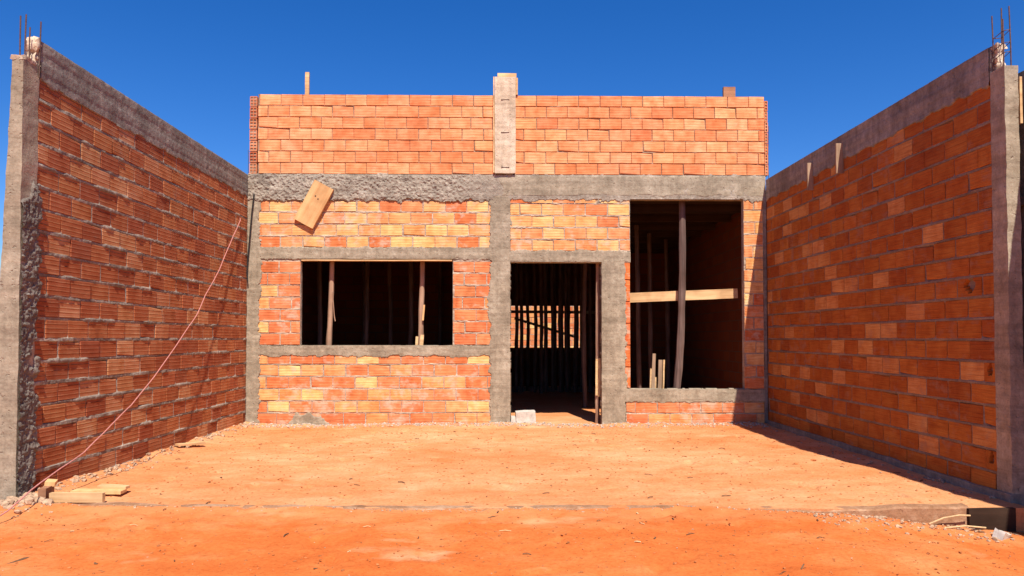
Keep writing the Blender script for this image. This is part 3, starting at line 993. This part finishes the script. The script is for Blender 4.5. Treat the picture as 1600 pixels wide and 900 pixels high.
# lumpy broken tops
keep(rough_box('column_top', None, 'concrete_pale', (-3.512, -3.425, 5.285, 5.45, 3.175, 3.203), 0.010, 0.020, 22, 46), lc)
keep(rough_box('column_top', None, 'concrete_pale', (-3.50, -3.43, 5.43, 5.49, 3.19, 3.385), 0.010, 0.034, 22, 47), lc)
keep(rough_box('column_top', None, 'concrete_pale', (3.66, 3.72, 5.32, 5.38, 3.11, 3.345), 0.010, 0.036, 22, 48), rc)
for (x, y, zt, lx) in ((-3.468, 5.315, 3.50, -0.004), (-3.435, 5.315, 3.51, 0.003), (-3.47, 5.42, 3.46, 0.0), (-3.40 - 0.02, 5.46, 3.52, 0.004)):
    keep(tube('rebar', [(x, y, 3.1), (x + lx * 0.5, y, (3.1 + zt) / 2), (x + lx, y + 0.004, zt)], 0.0052, 'steel'), lc)
for (x, y, zt, lx) in ((3.655, 5.345, 3.56, -0.006), (3.652, 5.235, 3.49, 0.002), (3.715, 5.345, 3.62, 0.006), (3.70, 5.225, 3.58, -0.006)):
    keep(tube('rebar', [(x, y, 3.05), (x + lx * 0.4, y, (3.05 + zt) / 2), (x + lx, y + 0.004, zt)], 0.0048, 'steel'), rc)
for z in (3.24, 3.31, 3.40):
    keep(tube('stirrup', [(3.65, 5.232, z), (3.70, 5.226, z + 0.01), (3.715, 5.345, z - 0.006), (3.655, 5.348, z - 0.012), (3.65, 5.232, z)], 0.0032, 'steel'), rc)
# splattered mortar on the left column and the brick ends beside it
def crust_h(u, v):
    P = uv3(u, v, 9.0)
    n = fbm(P, 5.0, 3, 91); m = fbm(P, 48.0, 3, 92, 0.75); l = fbm(P, 16.0, 2, 93)
    edge = 5.525 + 0.09 * n + 0.05 * l
    ins = smooth(0.0, 0.05, edge - u) * smooth(0, 0.12, 2.42 + 0.25 * fbm(uv3(u, v, 3.0), 6.0, 2, 95) + (u - 5.45) * 1.2 - v)
    top = smooth(1.0, 0.5, v) * smooth(5.62, 5.56, u) * 0
    hh = 0.016 + 0.017 * m + 0.011 * l
    return hh * (ins + top) - 0.035 * (1 - ins)
LA(link('mortar_splatter', mesh_from('mortar_splatter', *sheet_vf(LEFT, 5.292, 5.75, -0.05, 2.75, 0.0085, crust_h, -0.012), True), 'crust'))

# board strip on the outer edge of the right column
tag(rough_box('board_strip', None, 'wood_pale', (3.752, 3.770, 5.215, 5.30, 2.72, 3.06), 0.06, 0.002, 8, 49), 'thin upright wood strip on the outer edge of the right end column', 'board')
# neighbour's wall
nb = empty('neighbour_wall', (3.92, 8.0, 0)); tag(nb, 'dark plastered neighbour wall just visible past the right end column', 'wall', kind='thing')
bpy.context.view_layer.update()
keep(rough_box('wall_body', None, 'concrete_side', (3.855, 3.99, 3.3, 11.5, -0.3, 3.14), 0.10, 0.008, 4, 50), nb)
keep(rough_box('ledge', None, 'concrete_side', (3.815, 3.856, 3.35, 11.0, 2.14, 2.20), 0.08, 0.008, 6, 51), nb)

# rear boundary wall, seen sunlit through the house
rbw = empty('back_boundary_wall', (1.3, 21.05, 0)); tag(rbw, 'sunlit brick wall behind the house seen through the doorway', 'wall', kind='thing')
bpy.context.view_layer.update()
rows = lay_rows(-0.3, 3.4, 0.62, 2.55, 0.1635, 0.285, 0.016, 0.012, 55)
mb = MB(); mb.add(*mortar_vf(REAR, rows, -0.3, 3.4, 0.6, 2.55, 0.03, 0.010, -0.006, 55)); mb.add(*box_vf(-4, 5, 21.03, 21.12, -0.2, 2.6))
mb.add(*box_vf(-4, -0.3, 20.995, 21.03, -0.2, 2.6)); mb.add(*box_vf(3.4, 5, 20.995, 21.03, -0.2, 2.6)); mb.add(*box_vf(-0.3, 3.4, 20.995, 21.03, -0.2, 0.6))
keep(link('mortar', mb.mesh('mortar'), 'mortar_face'), rbw)
for a, b, cells in rows:
    for p, q in cells:
        keep(put_brick(REAR, p, q, a, b, BR['brick_face'], PAL['front_low'], None, 0.07), rbw)

# ------------------------------------------------------------------ wooden props
def pole(loc_pts, r0, r1, mat, label, group=None, knots=3, name='wooden_prop', seed=0):
    r = random.Random(seed)
    base = Vector(loc_pts[0])
    pts = []; rad = []
    n = 14
    L = len(loc_pts) - 1
    for i in range(n + 1):
        t = i / n * L
        k = min(int(t), L - 1); f = t - k
        p = Vector(loc_pts[k]).lerp(Vector(loc_pts[k + 1]), f) - base
        p += Vector(((r.random() - .5) * 0.010, (r.random() - .5) * 0.010, 0))
        pts.append(p); rad.append((r0 + (r1 - r0) * i / n) * (1 + (r.random() - .5) * 0.16))
    o = link(name, mesh_from(name, *tube_vf(pts, rad, 9), True), mat)
    o.location = base
    return tag(o, label, 'pole', group)

pole([(-2.378, 10.21, 0.0), (-2.372, 10.21, 1.10), (-2.335, 10.21, 1.85), (-2.325, 10.21, 3.09)], 0.040, 0.033, 'pole', 'leaning round prop standing behind the left side of the window', seed=1)
pole([(-1.118, 10.26, 0.0), (-1.112, 10.26, 1.08), (-1.088, 10.26, 2.05), (-1.08, 10.26, 3.09)], 0.040, 0.034, 'pole', 'round prop standing behind the right side of the window', seed=2)
pole([(1.338, 10.19, -0.02), (1.350, 10.19, 1.1), (1.352, 10.19, 3.09)], 0.030, 0.027, 'pole', 'reddish round prop just inside the right doorway jamb', seed=3)
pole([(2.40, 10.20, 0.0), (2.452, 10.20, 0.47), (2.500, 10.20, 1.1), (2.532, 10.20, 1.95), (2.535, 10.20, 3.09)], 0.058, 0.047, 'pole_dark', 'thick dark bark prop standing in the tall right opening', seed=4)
# strip hanging from the left window prop, wedges under the right one
tag(tube('bark_strip', [(-2.315, 10.165, 1.80), (-2.30, 10.16, 1.62), (-2.285, 10.16, 1.46), (-2.272, 10.155, 1.40)], 0.007, 'pole'), 'thin bark strip hanging off the left window prop', 'bark')
def board(name, center, size, rot, mat, label, cat='board', group=None, amp=0.003, seed=0):
    v, f = rough_box_vf(-size[0] / 2, size[0] / 2, -size[1] / 2, size[1] / 2, -size[2] / 2, size[2] / 2, max(0.02, max(size) / 14), amp, 7, 3, seed)
    o = link(name, mesh_from(name, v, f), mat)
    o.location = center
    o.rotation_euler = tuple(R(a) for a in rot)
    return tag(o, label, cat, group)
board('wood_wedge', (-1.150, 10.17, 1.125), (0.035, 0.05, 0.13), (0, 3, 0), 'wood_pale', 'left of two short wood wedges on the window sill', 'wedge', seed=1)
board('wood_wedge', (-1.082, 10.17, 1.137), (0.045, 0.05, 0.155), (0, 4, 0), 'wood_pale', 'taller right wood wedge on the window sill against the prop', 'wedge', seed=2)
board('wood_strip', (-1.065, 10.205, 1.52), (0.022, 0.02, 0.22), (0, 5, 0), 'wood_plank', 'small strip nailed to the right window prop', seed=3)
board('wood_splint', (1.325, 10.145, 0.63), (0.030, 0.025, 0.50), (0, 0.8, 0), 'wood_pale', 'left of two pale splints tied to the doorway prop', 'splint', seed=4)
board('wood_splint', (1.362, 10.143, 0.625), (0.030, 0.028, 0.53), (0, 0.4, 0), 'wood_pale', 'right of two pale splints tied to the doorway prop', 'splint', seed=5)
board('cross_board', (2.56, 10.30, 1.765), (1.55, 0.028, 0.135), (0, -2.4, 0), 'wood_pale', 'pale horizontal board crossing the tall right opening behind the prop', seed=6)
for i, (x, z0, z1, w, m, lab) in enumerate(((2.10, 0.0, 0.74, 0.022, 'wood_pale', 'thin pale slat leaning at the left inside the tall opening'),
                                       (2.145, 0.0, 0.95, 0.045, 'wood_old', 'grey tapered slat inside the tall opening beside pale slats'),
                                       (2.172, 0.0, 0.62, 0.026, 'wood_pale', 'shortest pale slat inside the tall opening'),
                                       (2.245, 0.0, 0.86, 0.055, 'wood_old', 'wider brown slat inside the tall opening near the thick prop'),
                                       (2.30, 0.0, 0.86, 0.022, 'wood_pale', 'pale slat inside the tall opening closest to the thick prop'))):
    board('loose_lath', (x, 10.32 + 0.02 * i, (z0 + z1) / 2), (w, 0.02, z1 - z0), (3, 1.5, 0), m, lab, 'lath', seed=10 + i)

# poles in the dark rooms
spots = [(0.60, 16.4), (0.86, 15.6), (1.22, 16.5), (1.53, 16.4), (0.334, 16.0), (0.459, 16.05), (0.737, 15.9), (0.97, 16.0), (1.02, 16.3), (1.14, 16.1), (1.30, 15.9), (1.36, 16.2), (1.447, 16.0), (1.60, 15.9), (1.665, 16.2), (1.767, 16.0), (1.93, 15.8),
         (1.42, 12.4), (2.25, 11.9), (2.62, 12.8), (3.1, 13.6), (1.9, 13.4)]
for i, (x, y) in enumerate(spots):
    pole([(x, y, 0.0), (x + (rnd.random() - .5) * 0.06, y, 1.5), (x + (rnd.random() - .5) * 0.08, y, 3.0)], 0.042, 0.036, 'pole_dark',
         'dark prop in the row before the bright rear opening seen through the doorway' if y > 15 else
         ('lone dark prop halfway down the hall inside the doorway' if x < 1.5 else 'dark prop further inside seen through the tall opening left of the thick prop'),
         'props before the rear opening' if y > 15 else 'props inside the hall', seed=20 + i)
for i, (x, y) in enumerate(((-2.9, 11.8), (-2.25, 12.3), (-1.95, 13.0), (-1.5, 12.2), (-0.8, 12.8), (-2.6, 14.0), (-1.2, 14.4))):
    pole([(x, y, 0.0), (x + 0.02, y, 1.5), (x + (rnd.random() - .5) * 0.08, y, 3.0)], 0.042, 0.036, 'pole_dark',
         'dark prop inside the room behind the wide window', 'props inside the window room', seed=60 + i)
board('brace_board', (1.05, 17.6, 1.42), (1.5, 0.03, 0.06), (0, 17, 0), 'wood_old', 'dark slanting brace before the rear opening seen through doorway', seed=18)
board('rail_board', (1.3, 17.9, 1.80), (2.6, 0.03, 0.07), (0, 0.4, 0), 'wood_old', 'dark horizontal rail across the rear opening seen through doorway', seed=17)

# ------------------------------------------------------------------ loose things on the walls
# short thick plank hanging askew on the ring beam
pk_c = Vector((-2.523, 9.957, 2.977))
o = board('short_plank', pk_c, (0.285, 0.05, 0.60), (5, 0, 0), 'wood_plank', 'short thick orange plank fixed askew under the ring beam', 'plank', amp=0.002, seed=21)
o.rotation_euler = (Matrix.Rotation(R(28.5), 3, 'Y') @ Matrix.Rotation(R(2.5), 3, 'X')).to_euler()
bpy.context.view_layer.update()
for lx, lz in ((0.02, 0.09), (-0.03, 0.11)):
    nl = link('nail', mesh_from('nail', *tube_vf([(lx, -0.031, lz), (lx, -0.02, lz)], 0.009, 8), False), 'steel', o)
board('wooden_stake', (-2.683, 10.17, 4.58), (0.055, 0.04, 0.55), (0, 0.6, 0), 'wood_pale', 'pale upright stake standing behind the left part of the parapet', 'stake', seed=22)
board('wood_block', (3.194, 10.16, 4.50), (0.165, 0.05, 0.345), (0, 0.5, 0), 'wood_brown', 'brown board end sticking up behind the right part of the parapet', 'board', seed=23)
for i, (y, z0, z1, out, lab) in enumerate(((8.468, 2.89, 3.205, 0.07, 'wooden peg jutting from the right wall, the one nearer the house'),
                                      (7.715, 2.915, 3.235, 0.08, 'wooden peg jutting from the right wall, the one nearer the street'))):
    board('wood_peg', (3.64 - out / 2, y, (z0 + z1) / 2), (out, 0.022, z1 - z0), (0, 0, 0), 'wood_old', lab, 'peg', 'wood pegs on the right wall', seed=25 + i)
# black conduit down the house corner
tag(tube('black_cable', [(-3.335, 9.965, 3.12), (-3.36, 9.955, 2.85), (-3.385, 9.95, 2.5), (-3.405, 9.95, 2.25), (-3.412, 9.94, 2.05), (-3.40, 9.93, 1.93)], 0.010, 'black'), 'black cable hanging down the left corner column of the house', 'cable')
# thin wires sticking up at both parapet ends
tag(tube('tie_wire', [(3.705, 10.06, 3.35), (3.70, 10.06, 3.7), (3.712, 10.06, 4.1)], 0.004, 'steel'), 'thin steel bar standing outside the right parapet end', 'wire')
tag(tube('tie_wire', [(-3.45, 10.06, 3.35), (-3.446, 10.06, 3.6), (-3.452, 10.06, 3.74)], 0.004, 'steel'), 'thin steel bar standing outside the left parapet end', 'wire')

# pink cord from the left wall down to the ground
cp = [(-3.425, 9.69, 2.745), (-3.408, 9.66, 2.715), (-3.385, 9.221, 2.329), (-3.368, 8.898, 2.033), (-3.357, 8.669, 1.853), (-3.343, 8.382, 1.656), (-3.33, 8.129, 1.43), (-3.313, 7.782, 1.23),
      (-3.274, 7.013, 0.796), (-3.251, 6.551, 0.578), (-3.239, 6.301, 0.488), (-3.223, 5.987, 0.373), (-3.211, 5.751, 0.287), (-3.194, 5.411, 0.22), (-3.176, 5.058, 0.14), (-3.16, 4.80, 0.06), (-3.19, 4.62, 0.0), (-3.45, 4.60, -0.03), (-4.2, 4.7, -0.03)]
cr = random.Random(3)
cq = []
for a, b in zip(cp[:-1], cp[1:]):
    for k in range(3):
        f = k / 3
        j_ = 0.006 if 0 < k else 0.0
        cq.append(tuple(a[t] + (b[t] - a[t]) * f + (cr.random() - .5) * j_ for t in range(3)))
cq.append(cp[-1])
tag(tube('pink_cord', cq, 0.0048, 'cord', None, 7), 'thin pink cord stretched from high on the left wall down to the ground', 'cord')

# ------------------------------------------------------------------ loose things on the ground
board('timber_offcut', (-3.00, 5.30, 0.040), (0.37, 0.04, 0.065), (0, 0.5, 1), 'wood_pale', 'pale sawn offcut lying along the yard edge by the left column', 'offcut', seed=31)
board('timber_offcut', (-2.97, 5.52, 0.035), (0.36, 0.10, 0.022), (0, 1, 3), 'wood_plank', 'orange flat board lying behind the pale offcut near left column', 'offcut', seed=32)
board('timber_offcut', (-2.90, 5.60, 0.055), (0.22, 0.06, 0.02), (0, 2, -4), 'wood_pale', 'short thin board on top of the orange flat board', 'offcut', seed=33)
board('timber_offcut', (-3.26, 5.42, 0.120), (0.065, 0.09, 0.03), (4, 8, 20), 'wood_plank', 'small orange block topping the rubble at the left column', 'offcut', seed=34)
board('timber_offcut', (-3.25, 5.35, 0.055), (0.05, 0.16, 0.10), (0, 0, 12), 'wood_brown', 'dark upright block under the small orange block', 'offcut', seed=35)
board('timber_offcut', (-3.28, 7.87, 0.050), (0.30, 0.065, 0.022), (0, 2, 52), 'wood_pale', 'narrow pale board lying at the foot of the left wall', 'offcut', seed=36)
board('timber_offcut', (2.80, 4.05, -0.165), (0.13, 0.05, 0.02), (0, 5, -8), 'wood_pale', 'small pale chip of wood at the front right on the dirt', 'offcut', seed=37)
board('form_and_shade_board', (3.375, 5.045, -0.10), (0.34, 0.03, 0.20), (0, 0, 4), 'form_dark', 'dark board added as the shade of the hollow beside the right column foot', seed=38)  # added board; its near-black colour stands in for shade in a hollow
# concrete block in the doorway
o = board('concrete_block', (0.342, 10.06, 0.085), (0.262, 0.15, 0.175), (3, -2.5, 3), 'white', 'pale grey block lying in the doorway', 'block', amp=0.010, seed=41)
board('mortar_lump', (0.175, 10.05, 0.055), (0.075, 0.10, 0.11), (0, 4, 10), 'white', 'small white lump wedged between doorway jamb and block', 'lump', amp=0.014, seed=42)
o = board('white_lump', (3.33, 4.86, -0.150), (0.085, 0.07, 0.075), (10, 20, 30), 'white', 'white lump lying at the foot of the right end column', 'lump', amp=0.03, seed=43)
for i, (pts, lab) in enumerate((([(2.93, 5.02, -0.10), (3.02, 5.0, -0.055), (3.12, 4.99, -0.035), (3.20, 5.0, -0.04)], 'upper pale bent strip beside the broken concrete edge'),
                           ([(2.98, 4.93, -0.105), (3.12, 4.92, -0.090), (3.26, 4.93, -0.105)], 'lower pale straight strip beside the broken concrete edge'))):
    tag(tube('pale_strip', pts, 0.006, 'straw'), lab, 'strip')
tag(tube('dry_stick', [(-2.66, 4.02, -0.05), (-2.61, 4.11, -0.04), (-2.575, 4.22, -0.055)], [0.006, 0.008, 0.004], 'twig'), 'dark dry stick at the front left corner of the dirt', 'stick')

# ------------------------------------------------------------------ scatter: rubble, clods, twigs
ICO = None
def ico():
    bm = bmesh.new(); bmesh.ops.create_icosphere(bm, subdivisions=1, radius=1)
    v = [tuple(a.co) for a in bm.verts]; f = [tuple(x.index for x in q.verts) for q in bm.faces]
    bm.free(); return np.array(v), f
IV, IF = ico()
def scatter(name, mat, n, sampler, size, label, cat, seed, flat=0.7):
    r = np.random.RandomState(seed)
    mb = MB()
    for k in range(n):
        x, y, z = sampler(r)
        s = size[0] + (size[1] - size[0]) * r.rand() ** 3
        a = r.rand() * 6.28
        sx, sy, sz = s * (0.7 + 0.6 * r.rand()), s * (0.7 + 0.6 * r.rand()), s * flat * (0.6 + 0.6 * r.rand())
        P = IV * (1 + (r.rand(len(IV), 1) - 0.5) * 0.6) * np.array([sx, sy, sz])
        ca, sa = math.cos(a), math.sin(a)
        P = np.stack([P[:, 0] * ca - P[:, 1] * sa + x, P[:, 0] * sa + P[:, 1] * ca + y, P[:, 2] + z + sz * 0.35], 1)
        mb.add(P, IF)
    return tag(link(name, mb.mesh(name), mat), label, cat, kind='stuff')

def table(hf, x0, x1, y0, y1, st=0.02):
    gx, gy = np.arange(x0, x1, st), np.arange(y0, y1, st)
    X, Y = np.meshgrid(gx, gy, indexing='ij')
    Z = hf(X.ravel(), Y.ravel()).reshape(X.shape)
    def at(x, y):
        i = int(min(max((x - x0) / st, 0), len(gx) - 1)); j = int(min(max((y - y0) / st, 0), len(gy) - 1))
        return float(Z[i, j])
    return at
at_yard = table(yard_h, -3.6, 3.8, 5.0, 10.2)
at_street = table(street_h, -4.2, 4.2, 2.9, 5.5)
def s_front(r):
    x = -3.35 + 6.9 * r.rand(); y = 9.985 - abs(r.randn()) * 0.13
    return x, y, at_yard(x, y)
def s_left(r):
    x = -3.42 + abs(r.randn()) * 0.09; y = 5.35 + 4.6 * r.rand()
    return x, y, at_yard(x, y)
def s_right(r):
    x = 3.60 - abs(r.randn()) * 0.15; y = 5.3 + 4.6 * r.rand()
    return x, y, at_yard(x, y)
def s_yard(r):
    x = -3.3 + 6.8 * r.rand(); y = 5.2 + 4.7 * r.rand()
    return x, y, at_yard(x, y)
def s_street(r):
    x = -3.6 + 7.4 * r.rand(); y = 3.3 + 1.85 * r.rand()
    return x, y, at_street(x, y)
def s_edge(r):
    x = -3.4 + 6.6 * r.rand(); y = float(edge_line(np.array([x]))[0]) - 0.02 - abs(r.randn()) * 0.03
    return x, y, at_street(x, y)
def s_corner(r):
    x = 2.1 + 1.4 * r.rand(); y = 4.98 - abs(r.randn()) * 0.12
    return x, y, at_street(x, y)
def s_lcorner(r):
    x = -3.45 + abs(r.randn()) * 0.17; y = 5.20 + r.randn() * 0.11
    return x, y, max(at_street(x, y), at_yard(x, y) if y > 5.2 else -1)
scatter('gravel', 'gravel', 2400, s_front, (0.004, 0.020), 'pale crushed rubble along the foot of the house front', 'gravel', 1)
scatter('rubble', 'stone', 420, s_left, (0.004, 0.028), 'mortar crumbs along the foot of the left wall', 'rubble', 2)
scatter('rubble', 'stone', 160, s_right, (0.004, 0.02), 'mortar crumbs along the foot of the right wall', 'rubble', 3)
scatter('dirt_clods', 'clod', 5000, s_yard, (0.002, 0.012), 'small dark crumbs scattered over the yard', 'clods', 4, 0.5)
scatter('dirt_clods', 'clod', 5000, s_street, (0.0015, 0.010), 'small dark crumbs scattered over the street dirt', 'clods', 5, 0.5)
scatter('pebbles', 'stone', 260, s_street, (0.0015, 0.006), 'tiny pale pebbles scattered over the street dirt', 'pebbles', 6)
scatter('rubble', 'stone', 350, s_edge, (0.003, 0.013), 'pale crumbs along the front edge of the yard', 'rubble', 7)
scatter('rubble', 'stone', 380, s_corner, (0.003, 0.020), 'pale mortar rubble heaped by the broken right edge', 'rubble', 8)
scatter('rubble', 'stone', 220, s_lcorner, (0.006, 0.042), 'pale rubble around the foot of the left end column', 'rubble', 9)
scatter('dirt_lumps', 'clod', 70, s_yard, (0.008, 0.024), 'larger dirt lumps lying about the yard', 'clods', 14, 0.55)
scatter('dirt_lumps', 'clod', 60, s_street, (0.007, 0.020), 'larger dirt lumps lying about the street dirt', 'clods', 15, 0.55)
# twigs and straw bits
def twigs(name, n, sampler, mat, label, seed, lmax):
    r = np.random.RandomState(seed)
    mb = MB()
    for k in range(n):
        x, y, z = sampler(r)
        a = r.rand() * 3.14; L = 0.02 + lmax * r.rand() ** 2
        dx, dy = math.cos(a) * L / 2, math.sin(a) * L / 2
        b = (r.rand() - .5) * 0.02
        mb.add(*tube_vf([(x - dx, y - dy, z + 0.004), (x + b, y + b, z + 0.009), (x + dx, y + dy, z + 0.004)], 0.002 + 0.003 * r.rand(), 4))
    tag(link(name, mb.mesh(name), mat), label, 'twigs', kind='stuff')
twigs('twigs', 60, s_yard, 'twig', 'dark twigs and splinters scattered over the yard', 11, 0.08)
twigs('twigs', 45, s_street, 'twig', 'dark twigs and splinters scattered over the street dirt', 12, 0.08)
twigs('straw_bits', 30, s_street, 'straw', 'pale straw bits scattered over the street dirt', 13, 0.07)
